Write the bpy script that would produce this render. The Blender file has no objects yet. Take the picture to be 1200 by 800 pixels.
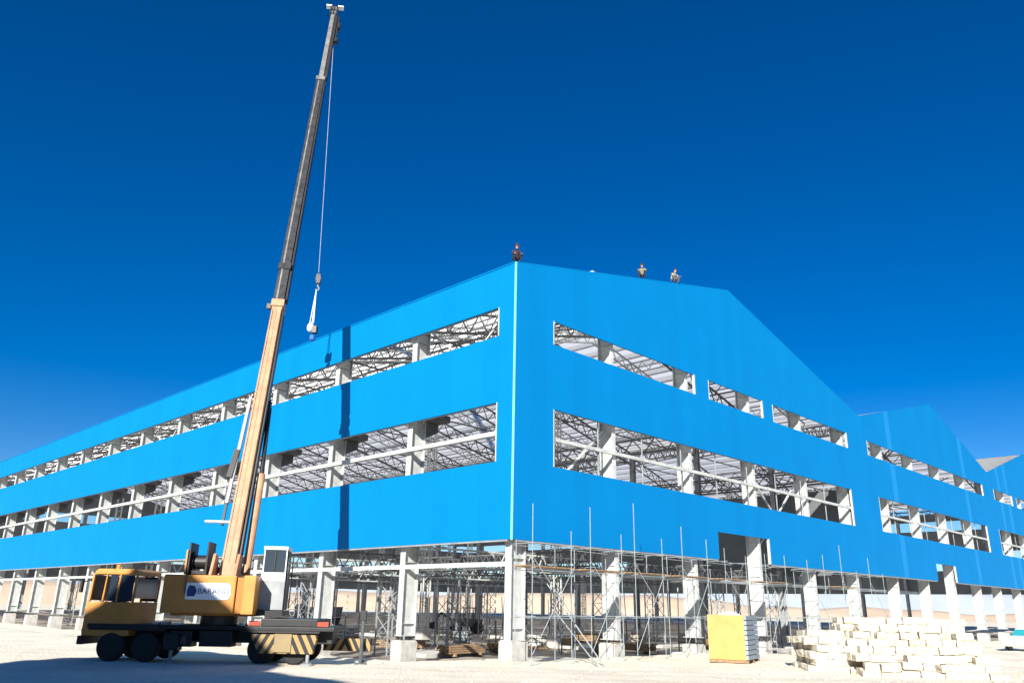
import bpy, bmesh, math, random
from math import radians as rad, sin, cos, pi, sqrt, atan2
from mathutils import Vector as V, Matrix
random.seed(11)
sc = bpy.context.scene
col = sc.collection

# ------------------------------------------------------------ camera
cam = bpy.data.cameras.new('camera')
cam.lens = 27.765; cam.sensor_width = 36; cam.clip_start = 0.2; cam.clip_end = 20000
co = bpy.data.objects.new('camera', cam); col.objects.link(co)
M3 = Matrix(((0.99984, -0.017937, 0.0), (-0.005674, -0.316288, -0.948646), (0.017016, 0.948494, -0.316339)))
co.matrix_world = Matrix.Translation((0, 0, 2.4)) @ M3.to_4x4()
sc.camera = co
# ------------------------------------------------------------ sky, sun, exposure
SUN_AZ, SUN_EL = 194.0, 26.0       # compass bearing of the sun, +Y is north
w = bpy.data.worlds.new('World'); sc.world = w; w.use_nodes = True
nt = w.node_tree; nt.nodes.clear()
sky = nt.nodes.new('ShaderNodeTexSky'); sky.sky_type = 'NISHITA'; sky.sun_disc = False
sky.sun_elevation = rad(SUN_EL); sky.sun_rotation = rad(SUN_AZ)
sky.altitude = 1200; sky.air_density = 1.0; sky.dust_density = 0.5; sky.ozone_density = 4.0
hs = nt.nodes.new('ShaderNodeHueSaturation'); hs.inputs['Saturation'].default_value = 1.42; hs.inputs['Hue'].default_value = 0.510
bg = nt.nodes.new('ShaderNodeBackground'); bg.inputs[1].default_value = 0.057
ow = nt.nodes.new('ShaderNodeOutputWorld')
nt.links.new(sky.outputs[0], hs.inputs['Color']); nt.links.new(hs.outputs[0], bg.inputs[0]); nt.links.new(bg.outputs[0], ow.inputs[0])
sl = bpy.data.lights.new('sun', 'SUN'); sl.energy = 5.0; sl.angle = rad(0.5); sl.color = (1.0, 0.95, 0.86)
so = bpy.data.objects.new('sun', sl); col.objects.link(so)
_a, _e = rad(SUN_AZ), rad(SUN_EL)
sdir = V((sin(_a)*cos(_e), cos(_a)*cos(_e), sin(_e)))
so.rotation_euler = sdir.to_track_quat('Z', 'Y').to_euler(); so.location = (0, -30, 60)
vs = sc.view_settings; vs.view_transform = 'Standard'; vs.look = 'None'; vs.gamma = 1.0; vs.use_curve_mapping = False; vs.exposure = 1.05

# ------------------------------------------------------------ materials
def nodes(name):
    m = bpy.data.materials.new(name); m.use_nodes = True
    return m, m.node_tree, m.node_tree.nodes['Principled BSDF']
def mat(name, c, rough=0.6, metal=0.0, var=0.15, scale=2.0, spec=0.4, bump=0.0, c2=None):
    """principled surface with procedural wear: the base colour wanders towards c2 (or a darker c)"""
    m, t, p = nodes(name)
    p.inputs['Roughness'].default_value = rough; p.inputs['Metallic'].default_value = metal
    p.inputs['Specular IOR Level'].default_value = spec
    tc = t.nodes.new('ShaderNodeTexCoord')
    n = t.nodes.new('ShaderNodeTexNoise'); n.inputs['Scale'].default_value = scale; n.inputs['Detail'].default_value = 6; n.inputs['Roughness'].default_value = .65
    t.links.new(tc.outputs['Object'], n.inputs['Vector'])
    r = t.nodes.new('ShaderNodeValToRGB')
    d = c2 if c2 else tuple(x*(1-var) for x in c)
    r.color_ramp.elements[0].position = .35; r.color_ramp.elements[0].color = (*d, 1)
    r.color_ramp.elements[1].position = .65; r.color_ramp.elements[1].color = (*c, 1)
    t.links.new(n.outputs[0], r.inputs[0]); t.links.new(r.outputs[0], p.inputs['Base Color'])
    if bump:
        b = t.nodes.new('ShaderNodeBump'); b.inputs['Strength'].default_value = bump; b.inputs['Distance'].default_value = .05
        t.links.new(n.outputs[0], b.inputs['Height']); t.links.new(b.outputs[0], p.inputs['Normal'])
    return m

def m_cladding():
    """blue profiled steel sheet: fine vertical ribs, sheet-to-sheet tone, a few sheets still under pale film"""
    m, t, p = nodes('blue_cladding')
    N, Lk = t.nodes.new, t.links.new
    tc = N('ShaderNodeTexCoord'); sx = N('ShaderNodeSeparateXYZ'); Lk(tc.outputs['Object'], sx.inputs[0])
    su = N('ShaderNodeMath'); su.operation = 'ADD'; Lk(sx.outputs[0], su.inputs[0]); Lk(sx.outputs[1], su.inputs[1])
    def math_(op, a, b=None):
        q = N('ShaderNodeMath'); q.operation = op
        if isinstance(a, (int, float)): q.inputs[0].default_value = a
        else: Lk(a, q.inputs[0])
        if b is not None:
            if isinstance(b, (int, float)): q.inputs[1].default_value = b
            else: Lk(b, q.inputs[1])
        return q.outputs[0]
    u = math_('MULTIPLY', su.outputs[0], 1/1.15)
    fl = math_('FLOOR', u)
    wn = N('ShaderNodeTexWhiteNoise'); wn.noise_dimensions = '1D'; Lk(fl, wn.inputs['W'])
    film = math_('MULTIPLY', math_('GREATER_THAN', wn.outputs['Value'], 0.90), math_('GREATER_THAN', sx.outputs[0], 26.0))
    tone = math_('MULTIPLY', wn.outputs['Value'], 0.05)
    no = N('ShaderNodeTexNoise'); no.inputs['Scale'].default_value = .35; no.inputs['Detail'].default_value = 5
    Lk(tc.outputs['Object'], no.inputs['Vector'])
    tone2 = math_('MULTIPLY', no.outputs[0], 0.16)
    seam = math_('LESS_THAN', math_('FRACT', u), 0.025)
    val = math_('ADD', math_('ADD', tone, tone2), .82)
    val = math_('SUBTRACT', val, math_('MULTIPLY', seam, .06))
    mix = N('ShaderNodeMix'); mix.data_type = 'RGBA'
    mix.inputs['A'].default_value = (0.0, .178, .46, 1); mix.inputs['B'].default_value = (.02, .24, .56, 1)
    Lk(math_('MULTIPLY', film, .5), mix.inputs['Factor'])
    mu = N('ShaderNodeVectorMath'); mu.operation = 'SCALE'; Lk(mix.outputs['Result'], mu.inputs[0]); Lk(val, mu.inputs['Scale'])
    Lk(mu.outputs[0], p.inputs['Base Color'])
    p.inputs['Roughness'].default_value = .6; p.inputs['Specular IOR Level'].default_value = .08
    wv = math_('SINE', math_('MULTIPLY', su.outputs[0], 2*pi/.2875))
    b = N('ShaderNodeBump'); b.inputs['Strength'].default_value = .055; b.inputs['Distance'].default_value = .02
    Lk(math_('ADD', wv, math_('MULTIPLY', no.outputs[0], 1.5)), b.inputs['Height']); Lk(b.outputs[0], p.inputs['Normal'])
    return m

def m_roof():
    """white roof sheets, every second run a translucent daylight sheet"""
    m, t, p = nodes('roof_sheet')
    N, Lk = t.nodes.new, t.links.new
    tc = N('ShaderNodeTexCoord'); sx = N('ShaderNodeSeparateXYZ'); Lk(tc.outputs['Object'], sx.inputs[0])
    a = N('ShaderNodeMath'); a.operation = 'MULTIPLY'; a.inputs[1].default_value = 1/1.5; Lk(sx.outputs[0], a.inputs[0])
    f = N('ShaderNodeMath'); f.operation = 'FRACT'; Lk(a.outputs[0], f.inputs[0])
    g = N('ShaderNodeMath'); g.operation = 'LESS_THAN'; g.inputs[1].default_value = .55; Lk(f.outputs[0], g.inputs[0])
    n = N('ShaderNodeTexNoise'); n.inputs['Scale'].default_value = 1.2; Lk(tc.outputs['Object'], n.inputs['Vector'])
    r = N('ShaderNodeValToRGB'); r.color_ramp.elements[0].color = (.78, .79, .79, 1); r.color_ramp.elements[1].color = (.88, .88, .87, 1)
    Lk(n.outputs[0], r.inputs[0]); Lk(r.outputs[0], p.inputs['Base Color']); p.inputs['Roughness'].default_value = .6
    tr = N('ShaderNodeBsdfTranslucent'); tr.inputs[0].default_value = (1.0, .98, .92, 1)
    k = N('ShaderNodeMath'); k.operation = 'MULTIPLY_ADD'; k.inputs[1].default_value = .36; k.inputs[2].default_value = .60; Lk(g.outputs[0], k.inputs[0])
    mx = N('ShaderNodeMixShader'); Lk(k.outputs[0], mx.inputs[0]); Lk(p.outputs[0], mx.inputs[1]); Lk(tr.outputs[0], mx.inputs[2])
    Lk(mx.outputs[0], t.nodes['Material Output'].inputs[0])
    return m

def m_ground():
    m, t, p = nodes('sandy_ground')
    N, Lk = t.nodes.new, t.links.new
    tc = N('ShaderNodeTexCoord'); sx = N('ShaderNodeSeparateXYZ'); Lk(tc.outputs['Object'], sx.inputs[0])
    n1 = N('ShaderNodeTexNoise'); n1.inputs['Scale'].default_value = .25; n1.inputs['Detail'].default_value = 10; n1.inputs['Roughness'].default_value = .7
    n2 = N('ShaderNodeTexNoise'); n2.inputs['Scale'].default_value = 5; n2.inputs['Detail'].default_value = 8
    n3 = N('ShaderNodeTexVoronoi'); n3.inputs['Scale'].default_value = 9
    for q in (n1, n2, n3): Lk(tc.outputs['Object'], q.inputs['Vector'])
    sand = N('ShaderNodeValToRGB')
    e = sand.color_ramp.elements; e[0].position = .3; e[0].color = (.64, .57, .45, 1); e[1].position = .62; e[1].color = (.82, .76, .62, 1)
    Lk(n1.outputs[0], sand.inputs[0])
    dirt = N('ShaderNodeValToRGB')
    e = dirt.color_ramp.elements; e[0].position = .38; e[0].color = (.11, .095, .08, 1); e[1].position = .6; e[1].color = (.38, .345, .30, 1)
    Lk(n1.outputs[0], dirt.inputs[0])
    def gt(o, v):
        q = N('ShaderNodeMath'); q.operation = 'GREATER_THAN'; Lk(o, q.inputs[0]); q.inputs[1].default_value = v; return q.outputs[0]
    def lt(o, v):
        q = N('ShaderNodeMath'); q.operation = 'LESS_THAN'; Lk(o, q.inputs[0]); q.inputs[1].default_value = v; return q.outputs[0]
    def mul(a, b):
        q = N('ShaderNodeMath'); q.operation = 'MULTIPLY'; Lk(a, q.inputs[0]); Lk(b, q.inputs[1]); return q.outputs[0]
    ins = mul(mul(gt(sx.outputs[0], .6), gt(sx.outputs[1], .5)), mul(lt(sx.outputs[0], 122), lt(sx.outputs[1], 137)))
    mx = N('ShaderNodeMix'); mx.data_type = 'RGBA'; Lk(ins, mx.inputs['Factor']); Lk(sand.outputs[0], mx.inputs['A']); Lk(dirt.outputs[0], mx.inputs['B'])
    m2 = N('ShaderNodeMix'); m2.data_type = 'RGBA'; m2.blend_type = 'MULTIPLY'; m2.inputs['Factor'].default_value = .22
    Lk(mx.outputs['Result'], m2.inputs['A']); Lk(n2.outputs[0], m2.inputs['B'])
    Lk(m2.outputs['Result'], p.inputs['Base Color']); p.inputs['Roughness'].default_value = .95; p.inputs['Specular IOR Level'].default_value = .1
    ad = N('ShaderNodeMath'); ad.operation = 'ADD'; Lk(n2.outputs[0], ad.inputs[0]); Lk(n3.outputs[0], ad.inputs[1])
    b = N('ShaderNodeBump'); b.inputs['Strength'].default_value = .45; b.inputs['Distance'].default_value = .05
    Lk(ad.outputs[0], b.inputs['Height']); Lk(b.outputs[0], p.inputs['Normal'])
    return m

def m_stripes():
    m, t, p = nodes('hazard_stripes')
    N, Lk = t.nodes.new, t.links.new
    tc = N('ShaderNodeTexCoord'); sx = N('ShaderNodeSeparateXYZ'); Lk(tc.outputs['Object'], sx.inputs[0])
    ab = N('ShaderNodeMath'); ab.operation = 'ABSOLUTE'; Lk(sx.outputs[0], ab.inputs[0])
    a = N('ShaderNodeMath'); a.operation = 'MULTIPLY_ADD'; a.inputs[1].default_value = .55; Lk(sx.outputs[2], a.inputs[0]); Lk(ab.outputs[0], a.inputs[2])
    s = N('ShaderNodeMath'); s.operation = 'MULTIPLY'; s.inputs[1].default_value = 1/.36; Lk(a.outputs[0], s.inputs[0])
    f = N('ShaderNodeMath'); f.operation = 'FRACT'; Lk(s.outputs[0], f.inputs[0])
    g = N('ShaderNodeMath'); g.operation = 'LESS_THAN'; g.inputs[1].default_value = .48; Lk(f.outputs[0], g.inputs[0])
    mx = N('ShaderNodeMix'); mx.data_type = 'RGBA'; mx.inputs['A'].default_value = (.30, .20, .075, 1); mx.inputs['B'].default_value = (.012, .012, .014, 1)
    Lk(g.outputs[0], mx.inputs['Factor']); Lk(mx.outputs['Result'], p.inputs['Base Color']); p.inputs['Roughness'].default_value = .7
    return m

def m_brickwall():
    m, t, p = nodes('rough_stone')
    N, Lk = t.nodes.new, t.links.new
    tc = N('ShaderNodeTexCoord'); oi = N('ShaderNodeObjectInfo')
    n = N('ShaderNodeTexNoise'); n.inputs['Scale'].default_value = 3.5; n.inputs['Detail'].default_value = 9; Lk(tc.outputs['Object'], n.inputs['Vector'])
    r = N('ShaderNodeValToRGB'); e = r.color_ramp.elements; e[0].position = .3; e[0].color = (.34, .29, .21, 1); e[1].position = .6; e[1].color = (.54, .485, .38, 1)
    ad = N('ShaderNodeMath'); ad.operation = 'MULTIPLY_ADD'; ad.inputs[1].default_value = .25; Lk(oi.outputs['Random'], ad.inputs[0]); Lk(n.outputs[0], ad.inputs[2])
    Lk(ad.outputs[0], r.inputs[0]); Lk(r.outputs[0], p.inputs['Base Color']); p.inputs['Roughness'].default_value = .95
    b = N('ShaderNodeBump'); b.inputs['Strength'].default_value = .6; b.inputs['Distance'].default_value = .04; Lk(n.outputs[0], b.inputs['Height']); Lk(b.outputs[0], p.inputs['Normal'])
    return m

def m_glass(name, c=(.02, .03, .045)):
    m, t, p = nodes(name); p.inputs['Base Color'].default_value = (*c, 1); p.inputs['Roughness'].default_value = .08; p.inputs['Specular IOR Level'].default_value = .6
    return m

BLUE = m_cladding(); ROOF = m_roof(); GROUND = m_ground(); HAZ = m_stripes(); STONE = m_brickwall()
PRIMER = mat('light_grey_steel', (.52, .54, .53), .55, 0, c2=(.34, .35, .34), scale=1.5)
STEEL_D = mat('dark_steel', (.10, .11, .12), .5, 0, c2=(.055, .06, .065))
STEEL_M = mat('mid_grey_steel', (.30, .32, .33), .5, 0, var=.3)
TRUSS = mat('truss_steel', (.13, .135, .14), .5, 0, var=.4)
GALV = mat('galvanised', (.55, .58, .60), .4, .3, var=.3, scale=4)
GALVP = mat('galvanised_purlin', (.74, .76, .77), .5, .0, var=.15, scale=1)
CYAN = mat('corner_flashing', (.20, .62, .85), .4, 0, var=.1)
CONC = mat('concrete', (.48, .47, .44), .9, 0, c2=(.34, .33, .30), scale=3, bump=.3)
ORANGE = mat('crane_orange', (.58, .255, .05), .5, 0, c2=(.46, .19, .04), scale=1.3)
BOOMOR = mat('boom_orange', (.43, .245, .135), .55, 0, c2=(.30, .165, .09), scale=1.7)
BLACKP = mat('black_paint', (.02, .02, .022), .45, 0, var=.4)
BOOMDK = mat('boom_dark_steel', (.05, .05, .052), .4, .2, c2=(.02, .021, .024), scale=2.5)
BOOMLT = mat('boom_light_steel', (.24, .24, .22), .4, .2, c2=(.12, .12, .115), scale=2)
RUBBER = mat('rubber', (.018, .018, .018), .8, 0)
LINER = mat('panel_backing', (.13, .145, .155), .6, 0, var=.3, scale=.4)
WHITE = mat('white_paint', (.78, .79, .78), .4, 0, c2=(.66, .67, .66))
GLASS = m_glass('dark_glass'); TEAL = m_glass('teal_glass', (.03, .28, .32))
RED = mat('red_lens', (.45, .05, .02), .4, 0)
WOOD = mat('scaffold_wood', (.34, .22, .12), .8, 0, c2=(.2, .13, .08), scale=5)
YELL = mat('yellow_board', (.58, .33, .10), .7, 0, c2=(.42, .24, .08), scale=1.5)
GREYB = mat('grey_blue_sheet', (.26, .31, .36), .5, 0, var=.25)
SAND = mat('sand_bank', (.60, .47, .34), .95, 0, c2=(.46, .35, .25), scale=.05)
HILLM = mat('distant_hills', (.46, .51, .57), 1, 0, c2=(.38, .43, .49), scale=.004, spec=0)  # pale blue of distance haze put into the hill colour
SKIN = mat('skin', (.42, .24, .16), .6, 0)
TAN = mat('tan_plaster', (.36, .32, .26), .9, 0)
SIGNM = mat('sign_white', (.80, .82, .80), .4, 0, var=.05); INK = mat('sign_ink', (.02, .05, .16), .5, 0)
def cloth(n, c): return mat(n, c, .85, 0, var=.3, scale=12)

# ------------------------------------------------------------ mesh builder
class MB:
    def __init__(s): s.v = []; s.f = []; s.mi = []
    def add(s, vs, fs, mi=0):
        o = len(s.v); s.v += [tuple(x) for x in vs]; s.f += [tuple(i+o for i in f) for f in fs]; s.mi += [mi]*len(fs); return s
    def hexa(s, p, mi=0):     # 8 points: bottom 4 ccw, top 4 ccw
        return s.add(p, [(3, 2, 1, 0), (4, 5, 6, 7), (0, 1, 5, 4), (1, 2, 6, 5), (2, 3, 7, 6), (3, 0, 4, 7)], mi)
    def box(s, x0, x1, y0, y1, z0, z1, mi=0):
        return s.hexa([(x0, y0, z0), (x1, y0, z0), (x1, y1, z0), (x0, y1, z0), (x0, y0, z1), (x1, y0, z1), (x1, y1, z1), (x0, y1, z1)], mi)
    def bar(s, a, b, wx, wy=None, side=None, wx2=None, wy2=None, mi=0):
        a, b = V(a), V(b); d = (b-a).normalized(); wy = wy or wx
        side = V(side) if side else (V((0, 0, 1)) if abs(d.z) < .9 else V((1, 0, 0)))
        u = d.cross(side).normalized(); v = u.cross(d).normalized()
        wx2 = wx2 or wx; wy2 = wy2 or wy
        p = [a-u*wx/2-v*wy/2, a+u*wx/2-v*wy/2, a+u*wx/2+v*wy/2, a-u*wx/2+v*wy/2,
             b-u*wx2/2-v*wy2/2, b+u*wx2/2-v*wy2/2, b+u*wx2/2+v*wy2/2, b-u*wx2/2+v*wy2/2]
        return s.hexa(p, mi)
    def tube(s, a, b, r, n=8, r2=None, mi=0):
        a, b = V(a), V(b); d = (b-a).normalized(); r2 = r if r2 is None else r2
        side = V((0, 0, 1)) if abs(d.z) < .9 else V((1, 0, 0)); u = d.cross(side).normalized(); v = d.cross(u).normalized()
        p = []
        for q, rr in ((a, r), (b, r2)):
            for i in range(n): p.append(q+u*cos(2*pi*i/n)*rr+v*sin(2*pi*i/n)*rr)
        f = [(i, (i+1) % n, n+(i+1) % n, n+i) for i in range(n)] + [tuple(range(n))[::-1], tuple(range(n, 2*n))]
        return s.add(p, f, mi)
    def path(s, pts, r, n=6):
        for i in range(len(pts)-1): s.tube(pts[i], pts[i+1], r, n)
        return s
    def lathe(s, c, axis, prof, n=20):    # prof: list of (offset along axis, radius)
        c = V(c); d = V(axis).normalized(); side = V((0, 0, 1)) if abs(d.z) < .9 else V((1, 0, 0)); u = d.cross(side).normalized(); v = d.cross(u).normalized()
        p = []
        for (o, r) in prof:
            for i in range(n): p.append(c+d*o+u*cos(2*pi*i/n)*r+v*sin(2*pi*i/n)*r)
        f = []
        for k in range(len(prof)-1):
            for i in range(n): f.append((k*n+i, k*n+(i+1) % n, (k+1)*n+(i+1) % n, (k+1)*n+i))
        f += [tuple(range(n))[::-1], tuple(range((len(prof)-1)*n, len(prof)*n))]
        return s.add(p, f)
    def prism(s, pts, axis, a, b, mi=0):   # 2D polygon extruded; axis 'y' -> pts are (x,z); 'x' -> (y,z); 'z' -> (x,y)
        n = len(pts); P = []
        for k in (a, b):
            for (p, q) in pts: P.append({'y': (p, k, q), 'x': (k, p, q), 'z': (p, q, k)}[axis])
        return s.add(P, [tuple(range(n))[::-1], tuple(range(n, 2*n))] + [(i, (i+1) % n, n+(i+1) % n, n+i) for i in range(n)], mi)
    def mesh(s, name, mats):
        me = bpy.data.meshes.new(name); me.from_pydata(s.v, [], s.f)
        for m in (mats if isinstance(mats, (list, tuple)) else [mats]): me.materials.append(m)
        if isinstance(mats, (list, tuple)) and len(mats) > 1: me.polygons.foreach_set('material_index', s.mi)
        bm = bmesh.new(); bm.from_mesh(me); bmesh.ops.recalc_face_normals(bm, faces=bm.faces); bm.to_mesh(me); bm.free()
        return me
    def build(s, name, mats, parent=None, loc=None, rot=None, bevel=0):
        o = bpy.data.objects.new(name, s.mesh(name, mats)); col.objects.link(o)
        if parent: o.parent = parent
        if loc: o.location = loc
        if rot: o.rotation_euler = rot
        if bevel:
            b = o.modifiers.new('bevel', 'BEVEL'); b.width = bevel; b.segments = 2; b.limit_method = 'ANGLE'
        return o
def tag(o, label=None, cat=None, group=None, kind=None):
    if label: o['label'] = label
    if cat: o['category'] = cat
    if group: o['group'] = group
    if kind: o['kind'] = kind
    return o
def empty(name, loc, rz=0, parent=None):
    o = bpy.data.objects.new(name, None); col.objects.link(o); o.location = loc; o.rotation_euler = (0, 0, rz)
    if parent: o.parent = parent
    return o
def clone(o, parent=None, label=None):
    c = o.copy(); col.objects.link(c)
    if parent: c.parent = parent
    for ch in list(o.children): clone(ch, c)
    if label: c['label'] = label
    return c
def smooth(o):
    for p in o.data.polygons: p.use_smooth = True
    return o

# ------------------------------------------------------------ ground
HC = V((.1406, 37.4353, 0)); HROT = atan2(.70856, .70565)   # hall corner; local x runs along the gable front, local y along the long side
def hl(x, y, z=0):     # world -> hall
    d = V((x, y, 0))-HC; c, s_ = cos(HROT), sin(HROT); return V((d.x*c+d.y*s_, -d.x*s_+d.y*c, z))
def hw(s, t, z=0):
    c, s_ = cos(HROT), sin(HROT); return V((HC.x+s*c-t*s_, HC.y+s*s_+t*c, z))
def sst(a, b, x):
    t = min(1, max(0, (x-a)/(b-a))); return t*t*(3-2*t)
def gh(s, t):
    """ground level in hall coordinates: outside fill, lower floor inside"""
    n = .05*sin(s*.9+1.3)*cos(t*.7)+.03*sin(s*2.3+t*1.9)+.02*sin(t*3.7-s*1.1)
    inside = sst(.2, .9, s)*sst(.2, .9, t)*(1-sst(121, 122, s))*(1-sst(136, 137, t))
    left = sst(2, 7, t)*sst(-8, -4, s)*(1-inside)*-.42*(1-sst(1, 3, s))
    right = sst(14, 24, s)*sst(-3, -1, t)*(1-inside)*-.35*(1-sst(1, 3, t))
    return inside*-.62 + left + right + n*(.6+.4*inside)
def axis_pts(lo, hi, dlo, dhi, step):
    a = []; x = dlo
    while x < dhi: a.append(x); x += step
    st = step
    while x < hi: a.append(x); st *= 1.25; x += st
    a.append(hi); b = []; x = dlo; st = step
    while x > lo: st *= 1.25; x -= st; b.append(max(x, lo))
    return sorted(set(b+a))
gx = axis_pts(-6000, 6000, -26, 40, .45); gy = axis_pts(-6000, 6000, -26, 40, .45)
g = MB(); nx, ny = len(gx), len(gy)
g.v = [(x, y, gh(x, y) if abs(x) < 200 and abs(y) < 200 else 0) for y in gy for x in gx]
g.f = [(j*nx+i, j*nx+i+1, (j+1)*nx+i+1, (j+1)*nx+i) for j in range(ny-1) for i in range(nx-1)]; g.mi = [0]*len(g.f)
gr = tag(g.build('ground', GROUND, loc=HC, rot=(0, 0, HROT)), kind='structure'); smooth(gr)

def ridge(name, m, R0, R1, hfun, n=240, a0=-75, a1=75):
    q = MB()
    for i in range(n+1):
        a = rad(a0+(a1-a0)*i/n); h = hfun(a)
        for (r, z) in ((R0, -1), (R0+(R1-R0)*.25, h*.7), (R0+(R1-R0)*.5, h), (R1, -1)): q.v.append((r*sin(a), r*cos(a), z))
    for i in range(n):
        for k in range(3): q.f.append((i*4+k, (i+1)*4+k, (i+1)*4+k+1, i*4+k+1)); q.mi.append(0)
    return smooth(tag(q.build(name, m), kind='structure'))
ridge('embankment', SAND, 300, 360, lambda a: 7.0+1.0*sin(a*9)+.6*sin(a*31+1)+.3*sin(a*83)-3.2*sst(rad(6), rad(16), a))
ridge('hills', HILLM, 2300, 3000, lambda a: 62+12*sin(a*5+.6)+6*sin(a*17)+3*sin(a*41+2))

# ------------------------------------------------------------ the hall
hall = empty('factory_hall', HC, HROT)
tag(hall, 'huge unfinished steel hall clad in bright blue sheet with sawtooth gables and open window bands', 'factory hall')
ZB, Z1, Z2, Z3, Z4, ZE = 5.3, 9.0, 11.95, 15.45, 17.0, 19.2
LEN = 136.0; FR = [0.0, 43.3, 81.3, 121.0]; AP = [21.8, 63.5, 101.5]; APZ = [24.2, 23.6, 23.6]; VZ = [19.2, 18.75, 18.5, 19.2]
def roofz(s):
    for k in range(3):
        if s <= FR[k+1]:
            if s <= AP[k]: return VZ[k]+(APZ[k]-VZ[k])*(s-FR[k])/(AP[k]-FR[k])
            return APZ[k]+(VZ[k+1]-APZ[k])*(s-AP[k])/(FR[k+1]-AP[k])
    return VZ[3]
# left (long) side: continuous strips
T0, T1 = 1.15, LEN-1.2
MB().box(0, .1, .1, LEN, ZB, Z1).build('wall_panel', BLUE, hall)
MB().box(0, .1, .1, LEN, Z2, Z3).build('wall_panel', BLUE, hall)
MB().box(0, .1, .1, LEN, Z4, ZE).build('wall_panel', BLUE, hall)
for (a, b) in ((.1, T0), (T1, LEN)):
    for (z0, z1) in ((Z1, Z2), (Z3, Z4)): MB().box(0.002, .098, a, b, z0, z1).build('wall_panel', BLUE, hall)
# front (gable) side
def front(s0, s1, z0, z1): MB().box(s0, s1, 0, .1, z0, z1).build('wall_panel', BLUE, hall)
lowwin = [(2.9, 39.8), (45.7, 77.5), (82.4, 117.5)]
upwin = [(2.9, 16.6), (18.25, 25.6), (27.1, 40.2), (44.5, 78.4), (82.9, 91.0), (93.0, 118.0)]
doors = [(18.3, 24.9, 6.95), (58.2, 63.9, 6.9)]
x = 0
for (a, b, z) in doors:
    front(x, a, ZB, Z1); front(a+.003, b-.003, z, Z1-.003); x = b
front(x, 121, ZB, Z1)
def rows(win, z0, z1, ztop):
    x = 0.0
    for (a, b) in win: front(x+.001, a, z0, z1); x = b
    front(x, 120.99, z0, z1)
rows(lowwin, Z1, Z2, 0); front(0, 121, Z2, Z3)
rows(upwin, Z3, 16.75, 0)
for k in range(3):      # one gable panel per bay, up to the roof line
    a, b = FR[k], FR[k+1]
    MB().prism([(a, 16.75), (b, 16.75), (b, VZ[k+1]), (AP[k], APZ[k]), (a, VZ[k])], 'y', 0, .1).build('gable_panel', BLUE, hall)
# flashings and trims
MB().box(-.03, .05, -.03, .05, ZB-.05, ZE+.02).build('corner_trim', CYAN, hall)
for k in range(3):
    for (a, az, b, bz) in ((FR[k], VZ[k], AP[k], APZ[k]), (AP[k], APZ[k], FR[k+1], VZ[k+1])):
        MB().bar((a, .05, az+.02), (b, .05, bz+.02), .11, .05).build('verge_trim', BLUE, hall)
MB().box(-.04, .14, .1, LEN, ZE, ZE+.06).build('eaves_trim', BLUE, hall)
for (a, b) in lowwin: MB().box(b-.09, b, -.025, .12, Z1, Z2).build('window_jamb', PRIMER, hall); MB().box(a, a+.05, -.02, .12, Z1, Z2).build('window_jamb', PRIMER, hall)
for (a, b) in upwin: MB().box(b-.09, b, -.025, .12, Z3, 16.75).build('window_jamb', PRIMER, hall); MB().box(a, a+.05, -.02, .12, Z3, 16.75).build('window_jamb', PRIMER, hall)
for (z0, z1) in ((Z1, Z2), (Z3, Z4)): MB().box(-.02, .12, T0, T0+.06, z0, z1).build('window_jamb', PRIMER, hall)
for (a, b, z) in doors: MB().box(b-.12, b, -.03, .12, ZB, z).build('door_jamb', PRIMER, hall)
MB().box(.02, .3, .3, LEN, ZB-.08, ZB-.004).build('base_trim', STEEL_M, hall); MB().box(.3, 18.2, .02, .3, ZB-.08, ZB-.004).build('base_trim', STEEL_M, hall)
MB().box(25, 58, .02, .3, ZB-.08, ZB-.004).build('base_trim', STEEL_M, hall); MB().box(64, 121, .02, .3, ZB-.08, ZB-.004).build('base_trim', STEEL_M, hall)
# far walls (panel bands only)
for (z0, z1) in ((ZB, Z1), (Z2, Z3), (Z4, 18.3)):
    MB().box(.2, 120.8, LEN-.1, LEN, z0, z1).build('wall_panel', LINER, hall); MB().box(120.9, 121, .2, LEN-.2, z0, z1).build('wall_panel', LINER, hall)
for k in range(3):
    MB().prism([(FR[k], 18.32), (FR[k+1], 18.32), (FR[k+1], VZ[k+1]), (AP[k], APZ[k]), (FR[k], VZ[k])], 'y', LEN-.1, LEN).build('gable_panel', LINER, hall)
# roof slopes
for k in range(3):
    for (a, az, b, bz) in ((FR[k], VZ[k], AP[k], APZ[k]), (AP[k], APZ[k], FR[k+1], VZ[k+1])):
        q = MB(); q.add([(a, .12, az-.02), (b, .12, bz-.02), (b, LEN-.12, bz-.02), (a, LEN-.12, az-.02)], [(0, 1, 2, 3)]); q.build('roof_slope', ROOF, hall)
        n = int((b-a)/1.5)
        for i in range(n):
            s = a+(i+.3)*(b-a)/n; z = az+(bz-az)*(s-a)/(b-a)
            MB().box(s-.09, s+.09, .14, LEN-.2, z-.17, z-.05).build('purlin', GALVP, hall)
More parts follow.
